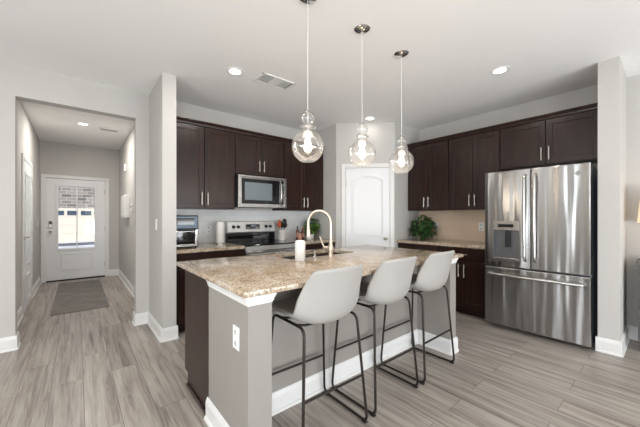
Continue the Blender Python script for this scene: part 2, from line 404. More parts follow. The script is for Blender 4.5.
# ------------------------------------------------------------ doors
def framed(m, x0, x1, z0, z1, y0, y1, rail, bev=.004):
    m.box(x0, x0+rail, y0, y1, z0, z1, bev); m.box(x1-rail, x1, y0, y1, z0, z1, bev)
    m.box(x0+rail, x1-rail, y0, y1, z0, z0+rail, bev); m.box(x0+rail, x1-rail, y0, y1, z1-rail, z1, bev)
def casing(m, x0, x1, zt, wd=.062, y0=-.018, y1=0.):
    m.box(x0-wd, x0, y0, y1, .001, zt+wd, .004); m.box(x1, x1+wd, y0, y1, .001, zt+wd, .004); m.box(x0, x1, y0, y1, zt, zt+wd, .004)
def hinges(e, x, zs, y=-.012):
    for z in zs:
        h = MB(); h.cyl((x, y, z-.05), (x, y, z+.05), .008); h.box(x-.012, x+.012, y, y+.012, z-.045, z+.045); h.build('hinge', 'nickel', e)
# front door with a two pane window
d1 = struct(thing('door_1', 'white front door with two glass panes and keypad lock', 'door', (0, HY, 0)), )
m = MB(); casing(m, -.47, .47, 2.035); m.box(-.48, -.455, 0, .11, 0, 2.06); m.box(.455, .48, 0, .11, 0, 2.06); m.box(-.48, .48, 0, .11, 2.032, 2.06); m.build('door_frame', 'trim', d1, smooth=False)
m = MB(); Y0, Y1 = .012, .056
m.box(-.455, -.30, Y0, Y1, .022, 2.03, .002); m.box(.30, .455, Y0, Y1, .022, 2.03, .002); m.box(-.3, .3, Y0, Y1, 1.905, 2.03, .002); m.box(-.3, .3, Y0, Y1, .022, .62, .002)
framed(m, -.25, .25, .20, .53, Y0-.014, Y0, .014); m.box(-.215, .215, Y0-.006, Y0, .235, .495, .004)
m.build('door_panel', 'door', d1)
m = MB(); framed(m, -.32, .32, .60, 1.925, Y0-.014, Y1+.014, .035); m.box(-.009, .009, Y0-.008, Y1+.008, .63, 1.89); m.build('window_frame', 'door', d1)
box('pane', 'pane', -.29, .29, .030, .036, .63, 1.90, d1)
box('threshold', 'seam', -.46, .46, -.02, .11, .0, .02, d1)
m = MB(); m.box(-.43, -.365, Y0-.022, Y0, 1.06, 1.20, .006); lk = m.build('door_lock', 'nickel', d1); box('keypad', 'black_plastic', -.418, -.377, Y0-.025, Y0-.021, 1.13, 1.185, lk)
m = MB(); m.cyl((-.397, Y0, .98), (-.397, Y0-.012, .98), .030); m.cyl((-.397, Y0-.01, .98), (-.397, Y0-.05, .98), .011); m.sph((-.397, Y0-.062, .98), .027); m.build('door_knob', 'nickel', d1)
hinges(d1, .459, (.28, 1.02, 1.80), 0.004)
# side door in the hall with window light and pet flap
d2 = struct(thing('door_2', 'white side door with glass in the left hall wall', 'door', (HL, 5.86, 0), PI/2))
m = MB(); casing(m, -.46, .46, 2.035); m.build('door_frame', 'trim', d2, smooth=False)
m = MB(); m.box(-.455, .455, -.012, -.001, .012, 2.03, .002); framed(m, -.33, .33, .62, 1.88, -.024, -.012, .03); m.build('door_panel', 'door', d2)
box('pane', plain('side_door_glass', srgb(225, 230, 232), .12), -.30, .30, -.019, -.012, .65, 1.85, d2)
m = MB(); framed(m, -.20, .16, .12, .48, -.03, -.012, .03); m.build('pet_flap_frame', 'trim', d2); box('pet_flap', 'white_plastic', -.17, .13, -.02, -.013, .15, .45, d2)
m = MB(); m.cyl((-.39, -.012, 1.0), (-.39, -.024, 1.0), .028); m.cyl((-.39, -.02, 1.0), (-.39, -.06, 1.0), .009); m.cyl((-.39, -.058, 1.0), (-.28, -.058, 1.0), .009); m.build('door_handle', 'nickel', d2)
hinges(d2, .462, (.28, 1.02, 1.80))
# pantry door, two panels with an arched top
pc = Vector((3.475, 3.025, 0)); d3 = struct(thing('door_3', 'white arched two panel pantry door in the angled corner wall', 'door', pc, -PI/4))
DW = .335
m = MB(); casing(m, -DW-.006, DW+.006, 2.035); m.build('door_frame', 'trim', d3, smooth=False)
m = MB(); m.box(-DW, DW, -.010, -.001, .012, 2.03, .002); dp = m.build('door_panel', 'door', d3)
def arch_ring(m, x0, x1, z0, z1, rise, wd, y0, y1):
    def outline(o):
        pts = [(x0+o, z0+o), (x1-o, z0+o)]
        for i in range(13):
            t = i/12; x = (x1-o)+(x0-x1+2*o)*t; pts.append((x, z1-o-rise+rise*math.sin(PI*t)))
        return pts
    A, B = outline(0), outline(wd); n = len(A); t = bmesh.new()
    va = [t.verts.new((x, y1, z)) for x, z in A]; vb = [t.verts.new((x, y0, z)) for x, z in A]
    vc = [t.verts.new((x, y0, z)) for x, z in B]; vd = [t.verts.new((x, y1, z)) for x, z in B]
    for i in range(n):
        j = (i+1) % n
        t.faces.new((va[i], va[j], vb[j], vb[i])); t.faces.new((vb[i], vb[j], vc[j], vc[i])); t.faces.new((vc[i], vc[j], vd[j], vd[i]))
    m._add(t)
for z0, z1, rs in ((.98, 1.92, .07), (.20, .82, 0.)):
    m = MB(); arch_ring(m, -DW+.095, DW-.095, z0, z1, rs, .013, -.024, -.010); arch_ring(m, -DW+.118, DW-.118, z0+.023, z1-.023, rs, .008, -.017, -.010); m.build('panel_moulding', 'door', d3, smooth=False)
m = MB(); m.cyl((.275, -.01, .94), (.275, -.02, .94), .028); m.cyl((.275, -.02, .94), (.275, -.05, .94), .010); m.sph((.275, -.062, .94), .026); m.build('door_knob', 'nickel', d3)
hinges(d3, -DW-.003, (.28, 1.02, 1.78), -.014)

# ------------------------------------------------------------ cabinets
def pull(parent, x, z0, z1, y, vertical=True, r=.006):
    m = MB()
    if vertical:
        m.cyl((x, y-.03, z0), (x, y-.03, z1), r, seg=12)
        for z in (z0+.025, z1-.025): m.cyl((x, y, z), (x, y-.03, z), r*.8, seg=10)
    else:
        m.cyl((z0, y-.03, x), (z1, y-.03, x), r, seg=12)
        for z in (z0+.025, z1-.025): m.cyl((z, y, x), (z, y-.03, x), r*.8, seg=10)
    return m.build('handle', 'nickel', parent)
def shaker(parent, name, x0, x1, z0, z1, y=0., rail=.058):
    m = MB(); g = .0028
    framed(m, x0+g, x1-g, z0+g, z1-g, y-.020, y-.001, rail, .0025)
    m.box(x0+rail-.004, x1-rail+.004, y-.012, y-.001, z0+rail-.004, z1-rail+.004)
    # small bead inside the frame
    framed(m, x0+rail-.001, x1-rail+.001, z0+rail-.001, z1-rail+.001, y-.0165, y-.011, .010, .002)
    return m.build(name, 'espresso', parent)
def upper(label, loc, rot, w, z0, z1, d=.33, handles='bottom', crown=True):
    e = thing('wall_cabinet', label, 'cabinet', loc, rot)
    box('cabinet_body', 'espresso', .001, w-.001, 0, d-.004, z0, z1-.045, e, .001)
    zt = z1-.055
    for k in range(2):
        xa, xb = (.004+k*(w/2-.004), w/2-.0005+k*(w/2-.004)) if k == 0 else (w/2+.0005, w-.004)
        dr = shaker(e, 'door', xa, xb, z0+.006, zt-.004)
        hx = xb-.035 if k == 0 else xa+.035
        pull(dr, hx, z0+.05, z0+.05+.15, -.02)
    m = MB(); m.prism([(-.002, z1-.055), (-.026, z1-.055), (-.030, z1-.035), (-.048, z1-.008), (-.048, z1), (.05, z1), (.05, z1-.045), (-.002, z1-.045)], 'x', .001, w-.001)
    m.build('crown_moulding', 'espresso', e, smooth=False)
    return e
YU, XU = 3.69, 4.12
UT, UB = 2.435, 1.37
# range wall uppers
upper('dark espresso double-door wall cabinet left of the microwave, nearest the hall', (.805, YU, 0), 0, .795, UB, UT)
upper('short dark espresso double-door cabinet directly above the microwave', (1.60, YU, 0), 0, .76, 1.845, UT)
upper('dark espresso double-door wall cabinet right of the microwave, beside the pantry corner', (2.36, YU, 0), 0, .765, UB, UT)
# fridge wall uppers (run along -y)
R9 = -PI/2
upper('dark espresso double-door wall cabinet in the corner above the potted plant', (XU, 2.725, 0), R9, .675, UB, UT)
upper('dark espresso double-door wall cabinet between the corner cabinet and the refrigerator', (XU, 2.05, 0), R9, .665, UB, UT)
upper('short wide dark espresso double-door cabinet directly above the refrigerator', (XU, 1.385, 0), R9, .93, 1.865, UT)
def base(label, loc, rot, w, d=.60, drawer=True, ndoor=2, end=None):
    e = thing('base_cabinet', label, 'cabinet', loc, rot)
    m = MB().box(.001, w-.001, 0, d-.004, .10, .874, .001).box(.001, w-.001, .07, d-.004, 0, .10); m.build('cabinet_body', 'espresso', e, smooth=False)
    zt = .866; zd = .70 if drawer else zt
    if drawer:
        m = MB(); m.box(.006, w-.006, -.020, -.001, .712, zt, .003); dr = m.build('drawer', 'espresso', e); pull(dr, .79, w/2-.075, w/2+.075, -.02, False)
    for k in range(ndoor):
        xa = .006+k*(w-.012)/ndoor; xb = xa+(w-.012)/ndoor
        dd = shaker(e, 'door', xa, xb, .112, zd)
        hx = (xb-.035 if k == 0 and ndoor == 2 else xa+.035) if ndoor > 1 else xb-.035
        pull(dd, hx, zd-.035-.17, zd-.035, -.02)
    return e
YC, XC = 3.41, 3.85
base('dark base cabinet under the counter left of the range', (.805, YC, 0), 0, .79)
base('dark base cabinet under the counter right of the range', (2.37, YC, 0), 0, .755)
base('dark base cabinet in the corner under the potted plant', (XC, 2.725, 0), R9, .670, ndoor=2)
base('dark double-door base cabinet with drawer beside the refrigerator', (XC, 2.05, 0), R9, .625)
# counters
def counter(label, x0, x1, y0, y1, name='countertop', z0=.876, z1=.914):
    return tag(MB().box(x0, x1, y0, y1, z0, z1, .004).build(name, 'granite'), label, 'countertop')
counter('speckled granite countertop left of the range, under the toaster oven', .803, 1.597, 3.375, YB-.001)
counter('speckled granite countertop right of the range, under the spice bottles', 2.368, 3.127, 3.375, YB-.001)
counter('speckled granite countertop along the warm-tinted backsplash beside the refrigerator', 3.815, XR-.001, 1.425, 2.728)
struct(MB().box(.803, 3.127, -.008, 0, .915, 1.37).build('trim_1', 'tile', loc=(0, YB, 0), smooth=False), 'pale grey tile backsplash behind the range', 'backsplash')
struct(MB().box(0, 1.30, -.008, 0, .915, 1.37).build('trim_2', 'tan', loc=(XR, 2.728, 0), rot=R9, smooth=False), 'tile backsplash beside the refrigerator, coloured tan for warm light', 'backsplash')

# ------------------------------------------------------------ microwave
e = thing('microwave', 'stainless over-the-range microwave with black window and curved handle', 'microwave', (1.603, 3.61, 1.402))
W, Hh = .735, .420
box('microwave_body', 'black_plastic', 0, W, .0, .42, 0, Hh, e, .003)
m = MB(); framed(m, 0, W-.0, 0, Hh, -.035, -.001, .045, .003); m.box(.615, .64, -.034, -.001, .04, Hh-.04); m.build('front_frame', 'steel', e)
m = MB(); m.box(.04, .62, -.031, -.001, .04, Hh-.04, .003); m.build('door_window', 'black_gloss', e)
box('window_mesh', plain('grey_window_mesh', srgb(120, 128, 132), .2, .3), .09, .50, -.0325, -.0305, .095, Hh-.09, e)
m = MB(); m.box(.64, W-.044, -.031, -.001, .04, Hh-.04, .002); cp = m.build('control_panel', 'black_gloss', e)
box('clock', 'display', .655, .69, -.033, -.030, Hh-.10, Hh-.085, cp)
m = MB(); m.tube([(.625, -.033, .045), (.622, -.075, .09), (.620, -.090, Hh/2), (.622, -.075, Hh-.09), (.625, -.033, Hh-.045)], .013, 12, .06); m.build('handle', 'steel', e)
m = MB()
for k in range(3): m.box(.03, W-.03, -.037, -.034, Hh-.022-k*.009, Hh-.018-k*.009)
m.build('vent_grille', 'black_plastic', e)

# ------------------------------------------------------------ range
e = thing('electric_range', 'stainless electric range with black glass cooktop under the microwave', 'range', (1.603, 3.37, 0))
W = .756
box('range_body', 'black_plastic', 0, W, .03, .63, .02, .90, e, .003)
m = MB(); m.box(0, W, .0, .56, .90, .918, .004); m.build('cooktop', 'black_gloss', e)
m = MB(); m.box(.0, W, .565, .635, .90, 1.040, .004); m.build('backguard_base', 'black_gloss', e)
m = MB(); m.prism([(.575, 1.040), (.555, 1.055), (.575, 1.200), (.59, 1.208), (.635, 1.208), (.635, 1.040)], 'x', 0, W); bk = m.build('control_panel', 'steel_satin', e, smooth=False)
for x in (.085, .155, .60, .67):
    m = MB(); m.cyl((x, .565, 1.130), (x, .535, 1.127), .024, .020, 20); m.box(x-.004, x+.004, .528, .54, 1.110, 1.146); m.build('knob', 'black_plastic', bk)
m = MB(); m.box(.27, .49, .551, .563, 1.095, 1.165, .002); ds = m.build('display', 'black_gloss', bk); box('clock', 'display', .345, .41, .5485, .5515, 1.130, 1.150, ds)
for i in range(6): box('button', 'nickel', .285+(i % 3)*.016+(0 if i < 3 else .14), .296+(i % 3)*.016+(0 if i < 3 else .14), .5485, .5515, 1.108, 1.116, ds)
m = MB(); m.box(.0, W, -.01, .03, .845, .898, .004); m.build('front_rail', 'steel_satin', e)
m = MB(); framed(m, .0, W, .22, .838, -.012, .03, .075); m.box(.07, W-.07, -.006, .03, .29, .77); od = m.build('oven_door', 'steel', e)
box('oven_window', 'black_gloss', .12, W-.12, -.011, -.005, .36, .70, od)
m = MB(); m.cyl((.04, -.06, .80), (W-.04, -.06, .80), .013); m.cyl((.06, -.06, .80), (.06, -.01, .80), .009); m.cyl((W-.06, -.06, .80), (W-.06, -.01, .80), .009); m.build('handle', 'steel', od)
m = MB(); m.box(0, W, -.012, .03, .06, .21, .004); m.build('storage_drawer', 'steel', e)
ring_m = plain('grey_burner_ring', srgb(90, 90, 92), .3)
for (x, y, r) in ((.19, .15, .10), (.56, .15, .085), (.19, .40, .085), (.56, .40, .10)):
    MB().lathe([(r-.003, .9183), (r, .9188), (r+.002, .9183)], 32, (x, y, 0)).build('burner_ring', ring_m, e)

# ------------------------------------------------------------ refrigerator (faces -x)
e = thing('refrigerator', 'stainless french door refrigerator with water dispenser and bottom freezer drawer', 'refrigerator', (3.69, 1.408, 0), R9)
W = .922; D0 = .110
m = MB(); m.box(.006, W-.006, D0, .70, .03, 1.765, .006); m.build('refrigerator_body', 'steel_dark', e)
for x in (.06, W-.06):
    for y in (.20, .62): MB().cyl((x, y, 0), (x, y, .035), .022).build('foot', 'black_plastic', e)
m = MB(); m.box(.02, W-.02, D0, .16, .012, .06); m.build('base_grille', 'black_plastic', e)
sp = .451
# left door built around the dispenser niche
m = MB(); b = .006; dx0, dx1, dz0, dz1 = .093, .345, .785, 1.225
m.box(0, dx0, 0, D0-.004, .712, 1.785, b); m.box(dx1, sp-.002, 0, D0-.004, .712, 1.785, b)
m.bm.free(); m = MB()
def ringface(m, X0, X1, Z0, Z1, x0, x1, z0, z1, yf, yb):
    t = bmesh.new(); V = lambda x, y, z: t.verts.new((x, y, z))
    o = [V(X0, yf, Z0), V(X1, yf, Z0), V(X1, yf, Z1), V(X0, yf, Z1)]; i = [V(x0, yf, z0), V(x1, yf, z0), V(x1, yf, z1), V(x0, yf, z1)]
    ob = [V(X0, yb, Z0), V(X1, yb, Z0), V(X1, yb, Z1), V(X0, yb, Z1)]; ib = [V(x0, yb, z0), V(x1, yb, z0), V(x1, yb, z1), V(x0, yb, z1)]
    for k in range(4):
        j = (k+1) % 4
        t.faces.new((o[k], o[j], i[j], i[k])); t.faces.new((o[k], ob[k], ob[j], o[j])); t.faces.new((i[k], i[j], ib[j], ib[k])); t.faces.new((ob[k], ib[k], ib[j], ob[j]))
    outer = [ed for ed in t.edges if all(v in o+ob for v in ed.verts)]
    bmesh.ops.bevel(t, geom=outer, offset=.008, segments=3, affect='EDGES', profile=.5)
    m._add(t)
ringface(m, 0, sp-.002, .714, 1.785, dx0, dx1, dz0, dz1, 0, D0-.004)
ld = m.build('left_door', 'steel_wavy', e)
m = MB(); m.box(dx0, dx1, .086, .090, dz0, dz1); m.box(dx0, dx0+.004, .004, .086, dz0, dz1); m.box(dx1-.004, dx1, .004, .086, dz0, dz1); m.build('dispenser_niche', plain('dispenser_grey', srgb(120, 120, 122), .35, .7), ld)
m = MB(); m.box(dx0, dx1, -.006, .05, 1.12, dz1, .004); cpn = m.build('dispenser_panel', 'steel', ld)
box('dispenser_display', 'black_gloss', dx0+.05, dx1-.05, -.008, -.005, 1.155, 1.19, cpn)
m = MB(); m.box(dx0, dx1, -.012, .06, dz0, dz0+.028, .004); m.build('drip_tray', 'steel', ld)
m = MB(); m.box(.20, .245, .030, .045, .93, 1.10, .005); m.box(.21, .235, .02, .06, 1.08, 1.12, .003); m.build('dispenser_paddle', 'black_plastic', ld)
m = MB(); m.box(sp+.002, W, 0, D0-.004, .714, 1.785, .008); rd = m.build('right_door', 'steel_wavy', e)
m = MB(); m.box(0, W, 0, D0-.004, .045, .702, .008); fz = m.build('freezer_drawer', 'steel_wavy', e)
def bar(pts, name, par, r=.012):
    m = MB(); m.tube(pts, r, 12, .03); m.build(name, 'steel', par)
bar([(sp-.045, 0, .80), (sp-.045, -.055, .83), (sp-.045, -.062, 1.22), (sp-.045, -.055, 1.69), (sp-.045, 0, 1.72)], 'handle', ld, .014)
bar([(sp+.045, 0, .80), (sp+.045, -.055, .83), (sp+.045, -.062, 1.22), (sp+.045, -.055, 1.69), (sp+.045, 0, 1.72)], 'handle', rd, .014)
bar([(.035, 0, .625), (.06, -.055, .625), (W/2, -.068, .625), (W-.06, -.055, .625), (W-.035, 0, .625)], 'handle', fz, .015)
for x in (.02, W-.10): box('hinge_cover', 'steel_dark', x, x+.08, .072, .18, 1.760, 1.790, e, .004)
# round badge with script monogram
m = MB(); cx, cz = W-.088, 1.69; m.cyl((cx, 0, cz), (cx, -.003, cz), .022, seg=28); bd = m.build('badge', 'chrome', rd)
m = MB(); m.tube([(cx+.0145*math.cos(a*PI/12), -.0035, cz+.0145*math.sin(a*PI/12)) for a in range(25)], .001, 6)
for s in (-1, 1):
    m.tube([(cx+s*(.004+.004*math.cos(a)), -.0035, cz+.006*math.sin(a)) for a in [k*.5 for k in range(11)]], .0009, 6)
m.build('monogram', 'steel_dark', bd)

# ------------------------------------------------------------ island
e = thing('kitchen_island', 'greige island with white trim, dark end cabinet and stool overhang', 'island', (0, 0, 0))
IX0, IX1 = .637, 2.765; YP = 1.652; YW = 1.312
m = MB().box(IX0, IX0+.132, YW, 1.86, .0, .882).box(IX0+.132, IX1-.11, YP, 1.86, 0, .882).box(IX1-.11, IX1, YW, 1.86, 0, .882)
m.build('island_wall', 'grey_paint', e, smooth=False)
m = MB().box(IX0+.006, IX1-.006, 1.861, 2.41, .10, .70).box(IX0+.006, 1.35, 1.861, 2.41, .70, .876).box(2.19, IX1-.006, 1.861, 2.41, .70, .876).box(1.35, 2.19, 1.861, 2.03, .70, .876).box(IX0+.006, IX1-.006, 1.861, 2.335, .0, .10); cb = m.build('cabinet_body', 'espresso', e, smooth=False)
shoe = MB().box(IX0-.008, IX0+.006, 1.866, 2.335, 0, .022, .004); shoe.build('shoe_moulding', 'espresso', e)
# kitchen-side fronts; drawn on the +y side
fr = bpy.data.objects.new('cabinet_front', None)
for k, (xa, xb) in enumerate(((.66, 1.10), (1.10, 1.54), (1.54, 1.98), (1.98, 2.36), (2.36, 2.74))):
    m = MB(); framed(m, xa+.002, xb-.002, .112, .70, 2.411, 2.43, .058, .002); m.box(xa+.05, xb-.05, 2.411, 2.42, .16, .65)
    dd = m.build('door', 'espresso', e)
    h = MB(); hx = xb-.04 if k % 2 == 0 else xa+.04; h.cyl((hx, 2.46, .52), (hx, 2.46, .65), .006); h.cyl((hx, 2.43, .54), (hx, 2.46, .54), .005); h.cyl((hx, 2.43, .63), (hx, 2.46, .63), .005); h.build('handle', 'nickel', dd)
    m = MB(); m.box(xa+.002, xb-.002, 2.411, 2.43, .712, .866, .002); dd = m.build('drawer', 'espresso', e)
    h = MB(); c = (xa+xb)/2; h.cyl((c-.06, 2.46, .79), (c+.06, 2.46, .79), .006); h.cyl((c-.045, 2.43, .79), (c-.045, 2.46, .79), .005); h.cyl((c+.045, 2.43, .79), (c+.045, 2.46, .79), .005); h.build('handle', 'nickel', dd)
bpy.data.objects.remove(fr)
# crown trim under the counter on both wing walls
def crown(m, x0, x1, y0, y1):
    for (o, z0, z1) in ((.004, .835, .845), (.009, .845, .862), (.014, .862, .873), (.018, .873, .8835)):
        m.box(x0-o, x1+o, y0-o, y1, z0, z1, .002)
m = MB(); crown(m, IX0, IX0+.132, YW, 1.86); m.build('crown_trim', 'trim', e); m = MB(); crown(m, IX1-.11, IX1, YW, 1.86); m.build('crown_trim', 'trim', e)
b_ = baseboard('baseboard', [(IX0, 1.862, IX0, YW), (IX0, YW, IX0+.132, YW), (IX0+.132, YW, IX0+.132, YP), (IX0+.132, YP, IX1-.11, YP), (IX1-.11, YP, IX1-.11, YW), (IX1-.11, YW, IX1, YW), (IX1, YW, IX1, 1.862)], e)
# outlet
def plate(name, label, cat, loc, rot, kind='outlet', parent=None, w=.072, h=.118):
    t = thing(name, label, cat, loc, rot) if not parent else None
    m = MB(); m.box(-w/2, w/2, -.006, 0, -h/2, h/2, .002); p = m.build('cover_plate' if t else name, 'white_plastic', t or parent)
    if parent: p.location = loc; p.rotation_euler.z = rot
    if kind == 'outlet':
        for dz in (-.028, .028):
            q = MB().box(-.016, .016, -.008, -.005, dz-.016, dz+.016, .002).build('socket', 'white_ceramic', t)
            m = MB().box(-.008, -.005, -.0088, -.0075, dz-.002, dz+.008).box(.005, .008, -.0088, -.0075, dz-.002, dz+.008).cyl((0, -.0075, dz-.009), (0, -.0088, dz-.009), .003, seg=8); m.build('slots', 'seam', q)
    else: MB().box(-.016, .016, -.009, -.005, -.032, .032, .002).build('switch_rocker', 'white_ceramic', t)
    return t or p
plate('power_outlet', 'white outlet on the end of the island below the counter corner', 'outlet', (IX0, 1.443, .645), R9)
plate('power_outlet', 'white outlet on grey tile between the toaster oven and the white canister', 'outlet', (1.37, YB-.008, 1.10), 0)
plate('power_outlet', 'white outlet on the warm-tinted backsplash next to the refrigerator', 'outlet', (XR-.008, 1.74, 1.13), R9)
plate('power_outlet', 'white outlet on the warm-tinted backsplash behind the potted plant', 'outlet', (XR-.008, 2.42, 1.13), R9)
plate('light_switch', 'white light switch on the narrow wall end beside the hall opening', 'light switch', (.668, 3.60, 1.19), R9, 'switch')

# island counter with the sink cut-out
SX0, SX1, SY0, SY1 = 1.38, 2.16, 2.05, 2.41
CX0, CX1, CY0, CY1 = .605, 2.868, 1.285, 2.52
m = MB(); t = bmesh.new()
def ring_slab(t, X0, X1, Y0, Y1, x0, x1, y0, y1, z0, z1):
    def V(x, y, z): return t.verts.new((x, y, z))
    o = [(X0, Y0), (X1, Y0), (X1, Y1), (X0, Y1)]; i = [(x0, y0), (x1, y0), (x1, y1), (x0, y1)]
    O1 = [V(*p, z1) for p in o]; I1 = [V(*p, z1) for p in i]; O0 = [V(*p, z0) for p in o]; I0 = [V(*p, z0) for p in i]
    for k in range(4):
        j = (k+1) % 4
        t.faces.new((O1[k], O1[j], I1[j], I1[k])); t.faces.new((O0[j], O0[k], I0[k], I0[j])); t.faces.new((O0[k], O0[j], O1[j], O1[k])); t.faces.new((I0[j], I0[k], I1[k], I1[j]))
    bmesh.ops.bevel(t, geom=[ed for ed in t.edges if all(v in O1+O0 for v in ed.verts)], offset=.004, segments=2, affect='EDGES', profile=.5)
ring_slab(t, CX0, CX1, CY0, CY1, SX0, SX1, SY0, SY1, .8845, .914); m._add(t)
tag(m.build('island_countertop', 'granite'), 'large speckled beige granite island countertop with sink cut-out', 'countertop')
e = thing('kitchen_sink', 'stainless undermount double sink set in the island counter', 'sink', (SX0, SY0, 0))
m = MB(); w_, d_ = SX1-SX0, SY1-SY0; t = .008; zb = .72
# sink bowls: open boxes
for (a, b) in ((-.01, w_/2-.01), (w_/2+.01, w_+.01)):
    m.box(a, b, -.01, d_+.01, zb, zb+t); m.box(a, a+t, -.01, d_+.01, zb, .882); m.box(b-t, b, -.01, d_+.01, zb, .882)
    m.box(a, b, -.01, -.01+t, zb, .882); m.box(a, b, d_+.01-t, d_+.01, zb, .882)
m.box(w_/2-.012, w_/2+.012, -.01, d_+.01, .86, .88, .004)
m.build('sink_bowl', 'steel', e)
m = MB(); m.cyl((w_*.25, d_/2, zb+t), (w_*.25, d_/2, zb+t+.004), .04); m.cyl((w_*.75, d_/2, zb+t), (w_*.75, d_/2, zb+t+.004), .04); m.build('drain', 'chrome', e)

# faucet
e = thing('kitchen_faucet', 'champagne nickel gooseneck faucet standing behind the island sink', 'faucet', (1.745, 1.95, .9145))
m = MB(); m.lathe([(0, 0), (.030, 0), (.030, .006), (.024, .010), (.022, .03), (.024, .05), (.027, .075), (.024, .10), (.017, .118), (.0165, .16), (.018, .165), (.015, .172), (0, .172)], 24); m.build('faucet_body', 'faucet', e)
pts = [(0, 0, .165), (0, 0, .30)]
dxn, dyn = -.60, .80
for k in range(13):
    a = PI*k/12*1.04; pts.append((dxn*.105*(1-math.cos(a)), dyn*.105*(1-math.cos(a)), .30+.112*math.sin(a)))
m = MB(); m.tube(pts, .0135, 14); m.build('gooseneck', 'faucet', e)
p = Vector(pts[-1]); q = p+Vector((0, .006, -.03)); m = MB(); m.cyl(p, p+Vector((0, -.002, -.035)), .014, .016); m.cyl(p+Vector((0, -.002, -.035)), p+Vector((0, -.004, -.105)), .0165, .021); m.build('spray_head', 'faucet', e)
m = MB(); m.cyl((0, 0, .085), (-.05, .035, .086), .013, .011); m.cyl((-.05, .035, .085), (-.085, .055, .185), .010, .006); m.sph((-.05, .035, .086), .014); m.build('lever_handle', 'faucet', e)
# soap dispenser and canister on the island
e = thing('soap_dispenser', 'small chrome soap pump on the island beside the faucet', 'soap dispenser', (1.60, 1.995, .9145))
m = MB(); m.lathe([(0, 0), (.018, 0), (.018, .008), (.011, .014), (.010, .04), (0, .04)], 20); m.build('pump_base', 'chrome', e)
m = MB(); m.cyl((0, 0, .038), (0, 0, .062), .005); m.cyl((0, 0, .058), (0, .055, .052), .0055); m.build('pump_spout', 'chrome', e)
m = MB(); m.lathe([(0, 0), (.041, 0), (.0425, .004), (.0425, .150), (.040, .157), (.034, .160), (0, .160)], 32)
e = thing('white_canister', 'smooth white cylinder canister standing on the island left of the faucet', 'canister', (1.405, 1.945, .9145)); m.build('canister_body', 'white_ceramic', e)
m = MB(); m.lathe([(0, .160), (.033, .160), (.033, .165), (.012, .166), (.006, .168), (0, .168)], 28); m.build('lid', 'white_plastic', e)

# ------------------------------------------------------------ bar stools
def stool_shell():
    # centreline profile (y towards island = +), then sideways wrap
    prof = [(.225, .694, .180, .000, 0), (.212, .712, .200, .004, 0), (.16, .710, .214, .012, 0), (.08, .698, .226, .026, 0), (-.01, .688, .233, .045, .005), (-.08, .673, .237, .062, .015), (-.140, .670, .240, .075, .030), (-.185, .694, .241, .080, .055), (-.208, .750, .238, .060, .075), (-.226, .830, .226, .022, .078), (-.247, .92, .210, .004, .064), (-.264, .975, .194, -.002, .050), (-.271, .998, .176, -.008, .042)]
    t = bmesh.new(); rows = []; nu = 14
    for (y, z, hw, lift, fwd) in prof:
        row = []
        for k in range(nu+1):
            u = -1+2*k/nu; a = abs(u)**2.6
            row.append(t.verts.new((u*hw, y+fwd*a, z+lift*a)))
        rows.append(row)
    for a, b in zip(rows, rows[1:]):
        for k in range(nu): t.faces.new((a[k], a[k+1], b[k+1], b[k]))
    return t
def make_stool():
    e = thing('bar_stool', '', 'stool', (0, 0, 0), 0, 'bar stools at the island')
    m = MB(); m._add(stool_shell()); s = m.build('seat_shell', 'leather', e)
    so = s.modifiers.new('solid', 'SOLIDIFY'); so.thickness = .026; so.offset = 0
    sb = s.modifiers.new('sub', 'SUBSURF'); sb.levels = 1; sb.render_levels = 2
    for p in s.data.polygons: p.use_smooth = True
    fx = .243
    for sx in (-1, 1):
        m = MB(); lp = [(sx*.198, 0, .671), (sx*.198, .168, .671), (sx*fx, .205, .010), (sx*fx, -.208, .010), (sx*.198, -.160, .671), (sx*.198, 0, .671)]
        m.tube(lp, .0085, 10, .05); f = m.build('side_frame', 'black_metal', e)
        for y in (-.185, .182):
            m = MB(); m.box(sx*fx-.012, sx*fx+.012, y-.018, y+.018, .0005, .012, .003); m.build('foot_cap', 'black_plastic', f)
    for y, z, nm in ((.188, .285, 'footrest'), (-.188, .30, 'rear_rung')):
        m = MB(); xw = .224; m.cyl((-xw, y, z), (xw, y, z), .0075, seg=12); m.build(nm, 'black_metal', e)
    for y in (-.07, .09):
        m = MB(); m.tube([(-.198, y, .671), (-.13, y, .650), (.13, y, .650), (.198, y, .671)], .007, 10, .03); m.build('seat_support', 'black_metal', e)
    return e
st = make_stool()
for i, (x, y, a, lb) in enumerate(((1.132, 1.408, -1, 'light grey bucket bar stool with black metal legs, nearest the camera'), (1.698, 1.408, 0, 'light grey bucket bar stool with black metal legs, middle one of three'), (2.262, 1.405, 1, 'light grey bucket bar stool with black metal legs, farthest, nearest the refrigerator'))):
    o = st if i == 0 else copy_tree(st)
    o.location = (x, y, 0); o.rotation_euler.z = math.radians(a); o['label'] = lb

